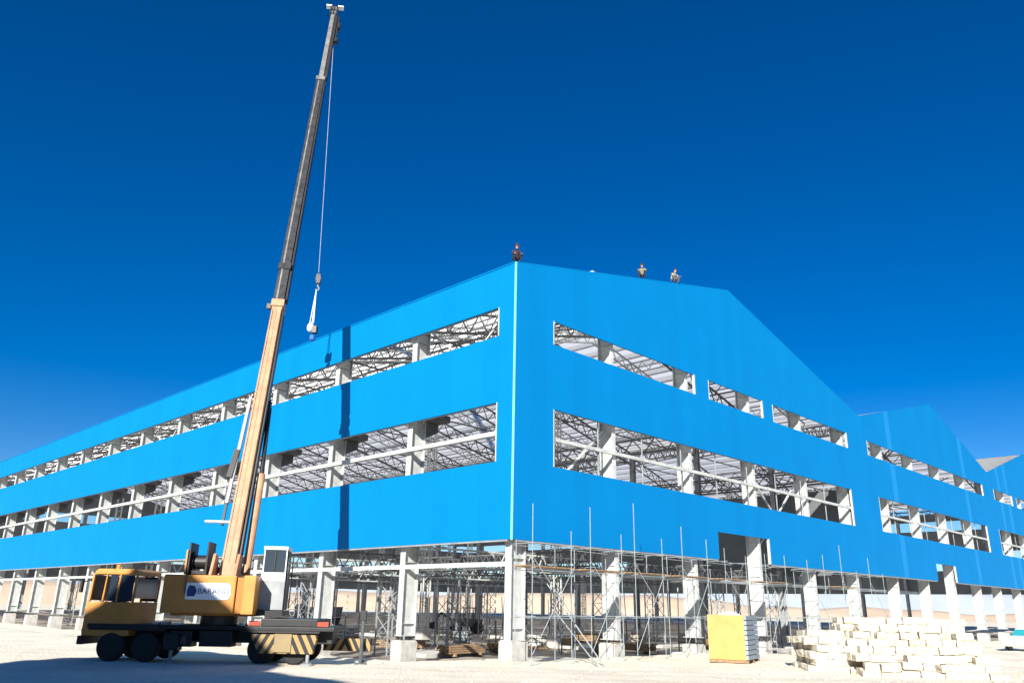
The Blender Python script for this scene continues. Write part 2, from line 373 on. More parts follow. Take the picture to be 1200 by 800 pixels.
# columns
def hmesh(z0, z1, fl, dp, name, along='x', th=.05, m=PRIMER):
    q = MB()
    if along == 'x':  # depth runs along local x
        q.box(-dp/2, -dp/2+th, -fl/2, fl/2, z0, z1); q.box(dp/2-th, dp/2, -fl/2, fl/2, z0, z1); q.box(-dp/2+th, dp/2-th, -.02, .02, z0, z1)
        z = z0+.6
        while z < z1: q.box(-dp/2+th+.001, dp/2-th-.001, -fl/2+.05, fl/2-.05, z, z+.02); z += 3.1
        q.box(-dp/2-.06, dp/2+.06, -fl/2-.08, fl/2+.08, z0, z0+.04)
    else:
        q.box(-fl/2, fl/2, -dp/2, -dp/2+th, z0, z1); q.box(-fl/2, fl/2, dp/2-th, dp/2, z0, z1); q.box(-.02, .02, -dp/2+th, dp/2-th, z0, z1)
        z = z0+.6
        while z < z1: q.box(-fl/2+.05, fl/2-.05, -dp/2+th+.001, dp/2-th-.001, z, z+.02); z += 3.1
        q.box(-fl/2-.1, fl/2+.1, -dp/2-.1, dp/2+.1, z0, z0+.04)
    return q.mesh(name, m)
ped = MB().box(-.52, .52, -.42, .42, -.9, .72); ped.box(-.5, .5, -.36, .36, .72, .78); pedm = ped.mesh('pedestal', CONC)
def put(name, me, parent, loc, rot=None):
    o = bpy.data.objects.new(name, me); col.objects.link(o); o.parent = parent; o.location = loc
    if rot: o.rotation_euler = rot
    return o
brk = MB().prism([(0, 11.3), (.9, 11.75), (.9, 12.2), (0, 12.2)], 'y', -.2, .2).box(-.55, 1.0, -1.1, 1.1, 12.22, 12.6).mesh('bracket', TRUSS)
cl = hmesh(.78, 18.9, .40, .98, 'column', 'x')
NB = 17; BAY = 7.97
ts = [.62+BAY*k for k in range(NB+1)]
for k, t in enumerate(ts):
    put('column', cl, hall, (.92, t, 0));  put('pedestal', pedm, hall, (.85, t, -.2 if k else .12))
    if k: put('bracket', brk, hall, (1.42, t, 0))
fs = [8.35, 16.15, 24.15, 32.2, 40.0, 48.6, 56.4, 64.2, 72.6, 80.3, 88.5, 96.5, 104.5, 112.5, 120.2]
for s in fs:
    me = hmesh(.78, roofz(s)-1.2, .28, .92, 'column', 'y'); put('column', me, hall, (s, .80, 0)); put('pedestal', pedm, hall, (s, .80, -.15 if s < 12 else -.35), (0, 0, pi/2))
def laced(z0, z1, m):       # two chords laced with flat bars
    q = MB()
    for sx in (-.4, .4):
        for sy in (-.16, .16): q.box(sx-.05, sx+.05, sy-.05, sy+.05, z0, z1)
    z = z0; i = 0
    while z < z1-.9:
        for sy in (-.16, .16): q.bar((-.4 if i % 2 else .4, sy, z), (.4 if i % 2 else -.4, sy, z+.8), .07, .03)
        z += .8; i += 1
    return q.mesh('column', m)
lc = laced(.3, 18.0, PRIMER); lcd = hmesh(.3, 18.0, .4, .6, 'column', 'x', m=STEEL_M)
lowped = MB().box(-.5, .5, -.5, .5, -.9, .3).mesh('pedestal', CONC)
for (s, me, kk) in ((21.8, lc, range(2, 15, 2)), (43.3, lcd, range(1, 17)), (63.5, lc, range(3, 16, 3)), (81.3, lcd, range(1, 17)), (120.3, lcd, range(1, 17, 2))):
    for k in kk: put('column', me, hall, (s, ts[k], 0)); put('pedestal', lowped, hall, (s, ts[k], 0))
for s in (8.35, 16.15, 24.15, 32.2, 40.0, 56.4, 72.6, 96.5): put('column', lcd, hall, (s, LEN-.8, 0))
# lattice rafters on every frame, one mesh for each bay of a frame
def lattice(q, a, b, dep, ch=.14, dg=.07, pan=1.6):
    a, b = V(a), V(b); L = (b-a).length; n = max(2, int(L/pan)); dz = V((0, 0, -dep))
    q.bar(a, b, ch, ch); q.bar(a+dz, b+dz, ch, ch)
    for i in range(n):
        p = a+(b-a)*i/n; r = a+(b-a)*(i+1)/n; mm = (p+r)/2
        q.bar(p, mm+dz, dg, dg); q.bar(mm+dz, r, dg, dg)
for k in range(3):
    for i, t in enumerate(ts):
        if i and k == 2 and i > 8: continue
        q = MB(); lattice(q, (FR[k]+.5, t, VZ[k]-.45), (AP[k], t, APZ[k]-.45), 1.25); lattice(q, (AP[k], t, APZ[k]-.45), (FR[k+1]-.5, t, VZ[k+1]-.45), 1.25)
        if i: q.bar((FR[k]+.5, t, VZ[k]-1.7), (FR[k+1]-.5, t, VZ[k+1]-1.7), .1, .1)
        q.build('rafter', TRUSS, hall)
for i in range(9):        # lighter white trusses half way between the frames of the first bay
    t = ts[i]+BAY/2; q = MB(); lattice(q, (1.2, t, 19.1), (AP[0], t, APZ[0]-.4), .8, .1, .06, 1.3); lattice(q, (AP[0], t, APZ[0]-.4), (42.6, t, 18.6), .8, .1, .06, 1.3)
    q.build('secondary_rafter', PRIMER, hall)
for s in (5.5, 16.2, 27, 37.8):
    q = MB(); z = roofz(s)-.5; lattice(q, (s, .8, z), (s, 80, z), .9, .09, .05, 1.3); q.build('tie_truss', PRIMER, hall)
# longitudinal lattice girders (crane runway height) and bracing
for s in (1.5, 21.8, 42.6, 44.0, 63.5, 81.3):
    q = MB(); lattice(q, (s, .8, 14.4 if s > 2 else 13.6), (s, LEN-1, 14.4 if s > 2 else 13.6), 1.1, pan=2); q.build('runway_girder', TRUSS, hall)
for s in (10.9, 32.5, 54, 73):
    q = MB(); z = roofz(s)-.6; lattice(q, (s, .8, z), (s, LEN-1, z), 1.0, .11, .06, 2); q.build('tie_truss', TRUSS, hall)
for (s0, t0, s1, t1) in ((.9, .8, 21.8, 16.5), (21.8, .8, 43, 16.5), (.9, 16.5, 21.8, .8), (43.6, .8, 63.5, 16.5), (.9, 32.5, 21.8, 48), (.9, 64, 21.8, 80), (63.5, .8, 81, 16.5)):
    q = MB(); lattice(q, (s0, t0, roofz(s0)-1.0), (s1, t1, roofz(s1)-1.0), .5, .1, .05, 1.2); q.build('roof_brace', TRUSS, hall)
for k in (0, 4, 5, 10):        # crossed rods between side columns, high up
    q = MB()
    q.bar((1.1, ts[k]+.2, 12.1), (1.1, ts[k+1]-.2, 17.8), .1, .1); q.bar((1.1, ts[k]+.2, 17.8), (1.1, ts[k+1]-.2, 12.1), .1, .1)
    q.build('side_brace', PRIMER, hall)
for (a, b, z0, z1) in ((.9, 8.2, 5.6, 11.8), (24.3, 32, 5.6, 11.8)):
    q = MB(); q.bar((a, 1.0, z0), (b, 1.0, z1), .1, .1); q.bar((a, 1.0, z1), (b, 1.0, z0), .1, .1); q.build('side_brace', PRIMER, hall)
for k in range(1, 7):      # light lattice beams tying the frames just above head height
    q = MB(); lattice(q, (1.5, ts[k], 5.35), (42.8, ts[k], 5.35), .95, .10, .055, 1.1); q.build('floor_truss', PRIMER if k % 2 else TRUSS, hall)
for s in (8.35, 16.15, 24.15, 32.2):
    q = MB(); lattice(q, (s, 1.6, 5.3), (s, 48, 5.3), .8, .09, .05, 1.1); q.build('floor_truss', TRUSS, hall)
# girts
for z in (10.45,): MB().box(.14, .40, .5, LEN-.5, z-.11, z+.11).build('girt', PRIMER, hall)
MB().box(.45, .6, .5, LEN-.5, 4.12, 4.34).build('girt', PRIMER, hall)
for z in (5.5, 8.9, 12.06, 15.3, 17.1): MB().box(.11, .30, .5, LEN-.5, z-.1, z+.1).build('girt', STEEL_M, hall)
MB().box(.5, 120.5, .12, .28, 10.35, 10.53).build('girt', PRIMER, hall)
for z in (7.2, 8.88, 12.08, 15.3): MB().box(25.2 if z < 8 else .5, 120.5, .12, .28, z-.1, z+.1).build('girt', STEEL_M, hall)
MB().box(.9, 57, 1.3, 1.45, 4.0, 4.25).build('girt', STEEL_M, hall)
for (a, b) in lowwin:       # slender vertical sheeting rails seen through the low band
    s = a+4
    while s < b-1: MB().box(s-.035, s+.035, .29, .34, Z1-.1, Z2+.1).build('sheeting_rail', STEEL_M, hall); s += 4.05
MB().box(43.75, 43.85, 1.0, 26, 5.3, 12.6).build('partition_panel', LINER, hall)
# concrete ground beams and slabs between the pedestals
slabs = empty('floor_slabs', HC, HROT); slabs['kind'] = 'structure'
for i in range(7):
    for j in range(8):
        s = 8.3+i*8.1; t = 5.2+j*9
        if random.random() < .3: continue
        MB().box(s-2.9, s+2.6+random.uniform(-1, .3), t-1.9, t+2.0, -.9, -.42+random.uniform(-.02, .03)).build('floor_slab', CONC, slabs, bevel=.02)

# ------------------------------------------------------------ truck crane
CR = V((-12.15, 35.2, 0))
crane = empty('truck_crane', CR, 0)
tag(crane, 'orange telescopic truck crane parked left of the blue hall with boom raised', 'crane')
fr = MB(); fr.box(-4.5, 5.0, -.55, .55, .75, 1.25); fr.box(-4.8, 5.2, -1.25, 1.25, 1.25, 1.42)
fr.box(-1.35, -.5, -1.3, -.6, .6, 1.2); fr.box(-.2, 1.1, -1.28, -.6, .62, 1.22); fr.box(-3.2, -1.6, .6, 1.3, .6, 1.2)
fr.build('chassis', BLACKP, crane, bevel=.03)
# carrier cab
cb = MB()
cb.prism([(-6.15, .95), (-3.45, .95), (-3.45, 2.25), (-6.15, 2.25)], 'y', -1.22, 1.22)
cb.prism([(-5.95, 3.32), (-3.45, 3.32), (-3.45, 3.46), (-3.6, 3.55), (-5.75, 3.55), (-5.95, 3.46)], 'y', -1.2, 1.2)
for (a, b) in ((-6.12, -5.98), (-5.33, -5.22), (-4.55, -4.42), (-3.6, -3.46)):
    for y in (-1.2, 1.08): cb.hexa([(a, y, 2.25), (b, y, 2.25), (b, y+.12, 2.25), (a, y+.12, 2.25), (a+.08, y, 3.33), (b+.06, y, 3.33), (b+.06, y+.12, 3.33), (a+.08, y+.12, 3.33)])
cab = cb.build('cab', ORANGE, crane, bevel=.04); cab.location.x = -.695; cab.scale.x = .70
MB().box(-4.42, -3.6, -1.17, -1.14, 2.28, 3.3).build('cab_window', GLASS, cab); MB().box(-4.42, -3.6, 1.14, 1.17, 2.28, 3.3).build('cab_window', GLASS, cab); MB().box(-3.5, -3.47, -1.05, 1.05, 2.4, 3.2).build('cab_window', GLASS, cab)
q = MB(); q.box(-4.98, -4.55, -1.17, -1.14, 2.28, 3.3); q.build('cab_window', GLASS, cab)
q = MB(); q.hexa([(-6.10, -1.05, 2.3), (-6.07, -1.05, 2.3), (-6.07, 1.05, 2.3), (-6.10, 1.05, 2.3), (-6.02, -1.05, 3.3), (-5.99, -1.05, 3.3), (-5.99, 1.05, 3.3), (-6.02, 1.05, 3.3)]); q.build('windscreen', GLASS, cab)
MB().box(-5.12, -4.9, -1.25, 1.25, .62, .95).build('bumper', BLACKP, crane, bevel=.03)
for y in (-.95, .95): MB().lathe((-5.02, y, 1.15), (-1, 0, 0), [(0, .13), (.06, .13), (.08, .09)]).build('headlight', WHITE, crane)
q = MB(); q.bar((-4.95, -1.2, 3.1), (-5.15, -1.5, 3.0), .04); q.box(-5.2, -5.12, -1.6, -1.4, 2.6, 3.05); q.build('mirror', BLACKP, crane)
q = MB(); q.tube((-4.4, -.2, 3.55), (-4.4, -.2, 3.75), .09, 10); q.build('beacon', ORANGE, crane)
# seat and wheel read through the door window
q = MB(); q.box(-4.9, -4.35, -.9, -.35, 1.95, 2.45); q.box(-4.45, -4.3, -.9, -.35, 2.3, 3.05); q.build('driver_seat', BLACKP, cab, bevel=.04)
# wheels
tyre = MB().lathe((0, 0, 0), (0, 1, 0), [(-.16, .33), (-.17, .50), (-.12, .55), (.12, .55), (.17, .50), (.16, .33)], 28).mesh('tyre', RUBBER)
rim = MB().lathe((0, 0, 0), (0, 1, 0), [(-.10, .10), (-.12, .3), (-.15, .335), (.15, .335), (.12, .3), (.1, .1)], 20).mesh('rim', STEEL_M)
for x in (-3.75, -2.35, 2.3, 3.65):
    for y in (-1.08, 1.08):
        wq = empty('wheel', (x, y, .55), 0, crane); put('tyre', tyre, wq, (0, 0, 0)); put('rim', rim, wq, (0, 0, 0))
MB().box(-4.7, -1.6, -1.27, -1.22, 1.18, 1.42).build('mudguard', BLACKP, crane); MB().box(1.5, 4.6, -1.28, -.9, 1.18, 1.26).build('mudguard', BLACKP, crane)
# outriggers: striped boxes at the rear, jacks
ob = empty('outrigger', (3.25, -1.42, .78), 0, crane)
q = MB(); q.prism([(-1.35, .35), (1.35, .35), (1.2, -.36), (-.95, -.36)], 'y', -.14, .14); q.build('beam_box', HAZ, ob, bevel=.015)
q = MB(); q.box(-.34, .34, -.19, -.15, -.3, .38); q.build('centre_plate', mat('tan_paint', (.26, .20, .10), .7), ob)
q = MB(); q.tube((1.0, 0, -.36), (1.0, 0, -.68), .07, 12); q.lathe((1.0, 0, -.78), (0, 0, 1), [(0, .26), (.06, .26), (.1, .12)], 18); q.build('jack', STEEL_M, ob)
ob2 = empty('outrigger', (5.3, .9, .72), rad(-6), crane)
q = MB(); q.box(-.95, 1.1, -.14, .14, -.28, .22); q.build('beam_box', HAZ, ob2, bevel=.015)
q = MB(); q.tube((.7, 0, -.3), (.7, 0, -.62), .07, 12); q.lathe((.7, 0, -.72), (0, 0, 1), [(0, .26), (.06, .26), (.1, .12)], 18); q.build('jack', STEEL_M, ob2)
for x in (-1.2,):
    o3 = empty('outrigger', (x, -1.42, .78), 0, crane); q = MB(); q.box(-.3, .3, -.14, .3, -.3, .3); q.build('beam_box', BLACKP, o3); q = MB(); q.tube((0, 0, -.3), (0, 0, -.68), .07, 12); q.lathe((0, 0, -.78), (0, 0, 1), [(0, .26), (.06, .26), (.1, .12)], 18); q.build('jack', STEEL_M, o3)
MB().box(2.2, 4.5, -1.27, 1.27, 1.42, 1.72).build('tool_box', BLACKP, crane, bevel=.03)
for x in (1.95, 4.72): MB().box(x-.22, x+.22, -1.3, -1.2, 1.45, 1.62).build('tail_light', RED, crane)
q = MB()
for x in (-2.2, -1.8, 1.3, 1.7, 2.1, 2.6, 3.1): q.box(x, x+.25, -1.24, -.9, 1.425, 1.5+.05*random.random())
q.build('deck_clutter', STEEL_M, crane)
MB().tube((-1.6, -1.12, .86), (-.7, -1.12, .86), .26, 18).build('fuel_tank', STEEL_D, crane)
# superstructure, slewed away from the camera
PHI = rad(8)      # rotation about z: forward = local +y leans 8 degrees to the left
B0 = V((-11.72, 34.57, 3.58)); TIP = V((-13.54, 47.51, 43.45))
sup = empty('superstructure', (0, 0, 1.42), PHI, crane)
MB().tube((0, .3, 0), (0, .3, .34), .75, 28).build('slew_ring', STEEL_D, sup)
q = MB()
q.box(-1.85, .95, -2.05, -1.0, .46, 1.92); q.box(-1.7, 1.65, -1.0, 2.2, .36, .7)
q.build('counterweight', ORANGE, sup, bevel=.05)
MB().box(.98, 1.22, -1.93, -1.0, .48, 1.86).build('counterweight_recess', mat('recess_brown', (.42, .17, .04), .7), sup)
MB().box(1.24, 1.72, -2.1, -.9, .44, 1.94).build('counterweight_side', ORANGE, sup, bevel=.04)
MB().box(-1.66, -.3, -.98, 1.6, .72, 1.75).build('engine_cover', ORANGE, sup, bevel=.04)
MB().box(-1.0, -.96, -2.12, -2.06, 1.2, 1.9).build('latch', STEEL_D, sup)
sg = MB(); pts = []
x0, x1, z0, z1, r = -.95, .78, .98, 1.62, .2
for (cx, cz, a0) in ((x1-r, z1-r, 0), (x0+.05, z1-.05, 90), (x0+.05, z0+.05, 180), (x1-r, z0+r, 270)):
    rr = r if cx > 0 else .05
    for i in range(6): a = rad(a0+i*18); pts.append((cx+cos(a)*rr, cz+sin(a)*rr))
sg.prism(pts, 'y', -2.085, -2.055); sign = sg.build('name_plate', SIGNM, sup)
tx = bpy.data.curves.new('lettering', 'FONT'); tx.body = 'BARAND'; tx.size = .29; tx.extrude = .006; tx.space_character = 1.08
to = bpy.data.objects.new('lettering', tx); col.objects.link(to)
bpy.context.view_layer.update()
me = bpy.data.meshes.new_from_object(to.evaluated_get(bpy.context.evaluated_depsgraph_get())); bpy.data.objects.remove(to)
me.materials.clear(); me.materials.append(INK)
lo = put('lettering', me, sign, (-.50, -2.092, 1.21), (rad(90), 0, 0))
q = MB(); q.prism([(-.88, 1.1), (-.6, 1.1), (-.52, 1.3), (-.62, 1.5), (-.84, 1.52), (-.9, 1.3)], 'y', -2.095, -2.086); q.build('emblem', INK, sign)
# winch bay
q = MB(); q.box(-1.12, -1.04, -1.7, -.4, 1.92, 3.2); q.box(-.42, -.34, -1.7, -.4, 1.92, 3.25); q.box(-1.03, -.43, -1.5, -.6, 1.95, 2.1); q.build('winch_frame', BLACKP, sup, bevel=.02)
q = MB(); q.lathe((-1.02, -1.1, 2.45), (1, 0, 0), [(0, .42), (.05, .42), (.06, .28), (.52, .28), (.53, .42), (.58, .42)], 24); q.build('winch_drum', BLACKP, sup)
q = MB(); q.box(-1.2, -1.14, -1.75, -1.3, 1.94, 2.9); q.build('winch_guard', ORANGE, sup)
# boom foot lugs
B = B0-CR-V((0, 0, 1.42)); rz = Matrix.Rotation(-PHI, 3, 'Z'); Bl = rz @ B; Tl = rz @ (TIP-CR-V((0, 0, 1.42)))
for dx in (-.48, .48): MB().prism([(-1.95, 1.9), (-.6, 1.9), (-1.0, 2.75), (-1.45, 2.8)], 'x', Bl.x+dx-.06, Bl.x+dx+.06).build('boom_lug', BOOMOR, sup, bevel=.02)
MB().tube((Bl.x-.6, Bl.y, Bl.z), (Bl.x+.6, Bl.y, Bl.z), .12, 16).build('boom_pin', STEEL_D, sup)
d = (Tl-Bl).normalized(); X = V((1, 0, 0)); up_ = X.cross(d).normalized()   # up_: away from the belly of the boom
if up_.y > 0: up_ = -up_     # back of the boom faces the camera (rear)
Lb = (Tl-Bl).length
def onb(a, x=0, u=0): return Bl+d*a+X*x+up_*u
bm_ = empty('boom', (0, 0, 0), 0, sup)
b1, b2 = 14.0, 25.5
q = MB()
q.bar(onb(-.5), onb(b1), .60, .72, side=up_, wx2=.52, wy2=.62)
for x in (-.24, .24): q.bar(onb(.2, x, .37), onb(b1-.2, x*.86, .33), .07, .06, side=up_)
q.bar(onb(.2, 0, .365), onb(b1-.2, 0, .32), .05, .03, side=up_)
q.build('base_section', BOOMOR, bm_, bevel=.02)
q = MB(); q.bar(onb(b1), onb(b1+.45), .66, .76, side=up_); q.build('collar', BOOMOR, bm_, bevel=.02)
q = MB(); q.box(-.12, .12, -.12, .12, -.15, .15); q.build('limit_switch', BLACKP, bm_, loc=onb(b1+.1, -.45, .1), bevel=.02)
q = MB(); q.bar(onb(b1+.45), onb(b2+8.0), .56, .60, side=up_, wx2=.48, wy2=.52); q.bar(onb(b1+.5, -.10, .30), onb(b2+7.9, -.08, .26), .09, .03, side=up_, mi=1)  # thin light strip paints a reflection down the dark steel
q.build('middle_section', [BOOMDK, BOOMLT], bm_, bevel=.01)
q = MB(); q.bar(onb(b1+2.6), onb(b1+3.0), .66, .70, side=up_); q.build('collar', BOOMDK, bm_)
q = MB(); q.bar(onb(b2+8.0), onb(b2+8.35), .58, .60, side=up_); q.build('collar', BOOMLT, bm_)
q = MB(); q.bar(onb(b2+8.35), onb(Lb-.5), .30, .44, side=up_, wx2=.26, wy2=.36); q.build('tip_section', BOOMLT, bm_, bevel=.01)
q = MB(); q.bar(onb(b2+8.4, .27, -.03), onb(Lb-.6, .25, 0), .22, .34, side=up_); q.build('tip_shade_side', BLACKP, bm_)  # black bar stands in for the shaded right side of the tip
# head with sheaves
q = MB(); q.bar(onb(Lb-.5), onb(Lb+.55), .07, .42, side=up_); q.bar(onb(Lb-.5, .26), onb(Lb+.55, .26), .07, .42, side=up_); q.bar(onb(Lb-.5, -.2), onb(Lb+.55, -.2), .07, .42, side=up_); q.build('boom_head', BOOMDK, bm_)
for a in (Lb-.1, Lb+.45): q = MB(); c = onb(a, -.16, -.05); q.lathe(c, (1, 0, 0), [(0, .26), (.06, .22), (.12, .22), (.18, .26), (.3, .24), (.36, .26)], 18); q.build('sheave', STEEL_D, bm_)
for x in (-.38, .46): q = MB(); q.bar(onb(Lb+.62, x, 0), onb(Lb+.75, x, 0), .4, .3, side=up_); q.build('head_lamp_bracket', WHITE, bm_)
q = MB()
q.bar(onb(Lb-3.4, .42, -.1), onb(Lb-.6, .42, -.1), .16, .3, side=up_); q.bar(onb(Lb-3.6, .42, -.1), onb(Lb-3.2, .5, -.1), .3, .34, side=up_); q.bar(onb(Lb-1.9, .52, -.1), onb(Lb-1.4, .52, -.1), .24, .34, side=up_)
q.build('auxiliary_head', BLACKP, bm_)
q = MB(); q.bar(onb(.5, .36, -.05), onb(b1-.3, .31, -.05), .10, .5, side=up_); q.build('boom_shade_side', BLACKP, bm_)  # black strip paints the boom's shaded right side, base section
q = MB(); q.bar(onb(b1+.6, .35, -.05), onb(b2+7.8, .29, -.02), .10, .46, side=up_); q.build('boom_shade_side', BLACKP, bm_)  # same painted shade along the middle section
# stowed jib on the left of the base section
q = MB(); q.bar(onb(3.0, -.62, .0), onb(8.5, -.46, .1), .14, .2, side=up_); q.build('stowed_jib', STEEL_M, bm_)
q = MB(); q.bar(onb(2.0, -.62, .0), onb(4.6, -.66, .0), .10, .16, side=up_); q.bar(onb(4.2, -.72, .1), onb(5.6, -.6, .1), .24, .2, side=up_); q.build('jib_clamp', BLACKP, bm_)
q = MB(); q.tube(onb(2.1, -1.35, .1), onb(2.1, -.3, .1), .07, 10); q.build('jib_bracket', GALV, bm_)
# lift cylinder on the right of the boom, belly side
q = MB(); q.tube((Bl.x+.62, Bl.y+.5, Bl.z-.15), onb(4.6, .60, -.25), .17, 14); q.build('lift_cylinder', BOOMOR, sup)
q = MB(); q.tube(onb(4.6, .60, -.25), onb(8.2, .42, -.35), .10, 12); q.bar(onb(7.9, .36, -.3), onb(8.5, .36, -.3), .22, .3, side=up_); q.build('lift_rod', BLACKP, sup)
# operator cab
oc = empty('operator_cab', (2.2, -.05, .62), 0, sup)
q = MB()
q.box(-.5, .5, -.8, .75, 0, 1.15, 0); q.box(-.5, .5, -.8, .8, 2.42, 2.56, 1); q.box(-.5, .5, -.82, -.76, 1.15, 1.5, 1)
for (x, y) in ((-.47, -.79), (.44, -.79), (-.47, .66), (.44, .66), (.44, 0)): q.box(x, x+.05, y, y+.06, 1.15, 2.42, 1)
q.build('cab_shell', [STEEL_M, WHITE], oc, bevel=.02)
MB().box(-.42, .44, -.77, -.74, 1.5, 2.42).build('cab_window', GLASS, oc); MB().box(-.42, .44, .69, .72, 1.2, 2.42).build('windscreen', GLASS, oc)
MB().box(.47, .485, -.72, -.02, 1.2, 2.38).build('cab_window', GLASS, oc); MB().box(.47, .485, .07, .65, 1.2, 2.38).build('cab_window', GLASS, oc)
q = MB(); q.box(.5, .53, -.7, .6, .05, 1.12); q.build('cab_door', STEEL_D, oc)
q = MB(); q.box(-.01, .03, -.83, -.80, 1.52, 2.4); q.build('wiper', BLACKP, oc)
q = MB(); q.tube((.6, -.6, .1), (.6, -.6, 2.2), .025, 6); q.tube((.6, .5, .1), (.6, .5, 2.2), .025, 6); q.tube((.6, -.6, 2.2), (.6, .5, 2.2), .025, 6); q.tube((.6, -.6, 1.2), (.6, .5, 1.2), .025, 6); q.build('hand_rail', BLACKP, oc)
MB().box(1.72, 2.75, -1.2, 1.3, .4, .6).build('cab_deck', BLACKP, sup)
# hoist rope and hook block
Hk = V((-12.6, 47.2, 22.0)); iv = Matrix.Rotation(PHI, 3, 'Z')
def to_sup(p): return rz @ (p-CR-V((0, 0, 1.42)))
top = onb(Lb-.1, .1, -.35)
hp = to_sup(Hk)
q = MB(); q.tube(top, hp+V((0, 0, .6)), .016, 5); q.build('hoist_rope', GALV, sup)
hb = empty('hook_block', hp, 0, sup); hb.scale = (.75, .75, .8)
q = MB(); q.prism([(-.14, .6), (.2, .6), (.28, .2), (.2, -.25), (-.14, -.25), (-.22, .2)], 'y', -.2, .2); q.build('block', BLACKP, hb, bevel=.03)
q = MB(); q.path([(.03, 0, -.25), (.03, 0, -.45), (.16, 0, -.58), (.14, 0, -.74), (0, 0, -.8), (-.12, 0, -.72)], .06, 8); q.build('hook', STEEL_M, hb)
# load under the hook
ld = empty('hoisted_load', (-12.68, 47.2, 18.28)); ld.scale = (.8, .8, .95); tag(ld, 'small bundle hanging on slings from the crane hook in front of the roof edge', 'load')
q = MB(); q.tube((.05, 0, 3.25), (-.2, 0, .9), .03, 6); q.tube((.05, 0, 3.25), (-.02, 0, .9), .03, 6); q.tube((.05, 0, 3.25), (.1, 0, .9), .03, 6); q.build('sling', WHITE, ld)
q = MB(); q.lathe((-.1, 0, .2), (0, 0, 1), [(.1, .16), (.2, .26), (.45, .28), (.60, .2), (.70, .1)], 14); q.build('sack', WHITE, ld)
q = MB(); q.box(0, .45, -.2, .2, .15, .7); q.build('tool_box', BLACKP, ld, bevel=.05)
q = MB(); q.lathe((.12, 0, -.35), (0, 0, 1), [(0, .16), (.06, .24), (.35, .24), (.4, .16)], 14); q.build('drum', mat('blue_drum', (.02, .12, .4), .4), ld)

# ------------------------------------------------------------ scaffold towers along the gable front
SC = mat('scaffold_tube', (.36, .40, .41), .45, .2, var=.3, scale=6)
def scaffold(s0, w_, top, label, plat=True, lean=0.0):
    base = hw(s0, -1.9); o = empty('scaffold_tower', (base.x, base.y, 0), HROT)
    tag(o, label, 'scaffold', 'scaffold towers in front of the gable wall')
    R_ = .019
    for (x, y) in ((0, 0), (w_, 0), (0, 1.0), (w_, 1.0)):
        z0 = gh(s0+x, -1.9+y); tz = (top+random.uniform(-.3, .2) if x == 0 else 5.6+random.uniform(-.4, .5)) if y == 0 else 4.9+random.uniform(-.3, .3)
        q = MB(); q.tube((x, y, z0), (x+lean, y, tz), R_, 6); q.box(x-.09, x+.09, y-.09, y+.09, z0-.02, z0+.02); q.build('standard', SC, o)
    for z in (1.9, 3.9, 4.95):
        for y in (0, 1.0): MB().tube((-.25, y+.05, z), (w_+.25, y+.05, z+random.uniform(-.04, .04)), .018, 6).build('ledger', SC, o)
        for x in (0, w_): MB().tube((x+.05, -.15, z+.07), (x+.05, 1.15, z+.07), .018, 6).build('transom', SC, o)
    MB().tube((0, -.04, .45), (w_, -.04, 3.9), .018, 6).build('brace', SC, o)
    MB().tube((w_, -.04, 2.0), (0, -.04, 4.4), .018, 6).build('brace', SC, o)
    if plat:
        q = MB()
        for i in range(4): q.box(-.3+random.uniform(-.15, .1), w_+.3+random.uniform(-.1, .2), .06+i*.24, .27+i*.24, 4.02, 4.07)
        q.build('platform', WOOD, o)
    return o
scaffold(-.6, 2.6, 6.9, 'scaffold tower standing against the corner column of the hall')
scaffold(3.4, 2.4, 6.9, 'scaffold tower with a tall post between the corner column and the next column')
scaffold(6.9, 2.4, 7.3, 'tallest scaffold tower, in front of the second gable column')
scaffold(11.2, 2.5, 6.6, 'scaffold tower just left of the yellow board crate')
scaffold(15.6, 2.4, 5.6, 'scaffold tower rising behind the yellow board crate')
scaffold(20.4, 2.6, 5.8, 'low scaffold tower under the first door notch')
scaffold(26.2, 2.5, 5.5, 'scaffold tower right of the first door notch', False)
scaffold(31.6, 2.6, 6.8, 'scaffold tower behind the left end of the stone stacks')
scaffold(36.6, 2.6, 6.5, 'rightmost scaffold tower, rising behind the big stone stack', False)
# a braced prop leaning out beside the first tower
pr = empty('leaning_prop', (3.1, 37.6, 0)); tag(pr, 'pair of leaning scaffold poles propped beside the second scaffold tower', 'prop')
MB().tube((-1.2, 2.2, 3.4), (1.1, -1.0, 0), .03, 6).build('pole', SC, pr); MB().tube((-1.0, 2.3, 2.4), (.8, -1.2, 0), .028, 6).build('pole', SC, pr)
# platforms further inside
def trestle(s, t, h, label):
    b = hw(s, t); o = empty('lattice_tower', (b.x, b.y, -.62), HROT); tag(o, label, 'scaffold', 'lattice towers inside the hall')
    for (x, y) in ((-.6, -.6), (.6, -.6), (-.6, .6), (.6, .6)): MB().box(x-.04, x+.04, y-.04, y+.04, 0, h).build('leg', STEEL_M, o)
    q = MB(); z = .3; i = 0
    while z < h-1:
        for y in (-.6, .6): q.bar((-.6 if i % 2 else .6, y, z), (.6 if i % 2 else -.6, y, z+1), .04); q.bar((-.6, y, z), (.6, y, z), .04)
        for x in (-.6, .6): q.bar((x, -.6 if i % 2 else .6, z), (x, .6 if i % 2 else -.6, z+1), .04)
        z += 1; i += 1
    q.build('lacing', STEEL_M, o)
trestle(12, 18, 4.2, 'nearest lattice tower inside the hall, right of the corner column')
trestle(7, 26, 5.2, 'lattice tower inside the hall left of the corner column')
trestle(5.5, 40, 5.5, 'lattice tower inside the hall near the second side column')
trestle(27, 16, 4.5, 'lattice tower inside the hall behind the yellow board crate')
trestle(34, 10, 5.0, 'lattice tower inside the hall behind the stone stacks')

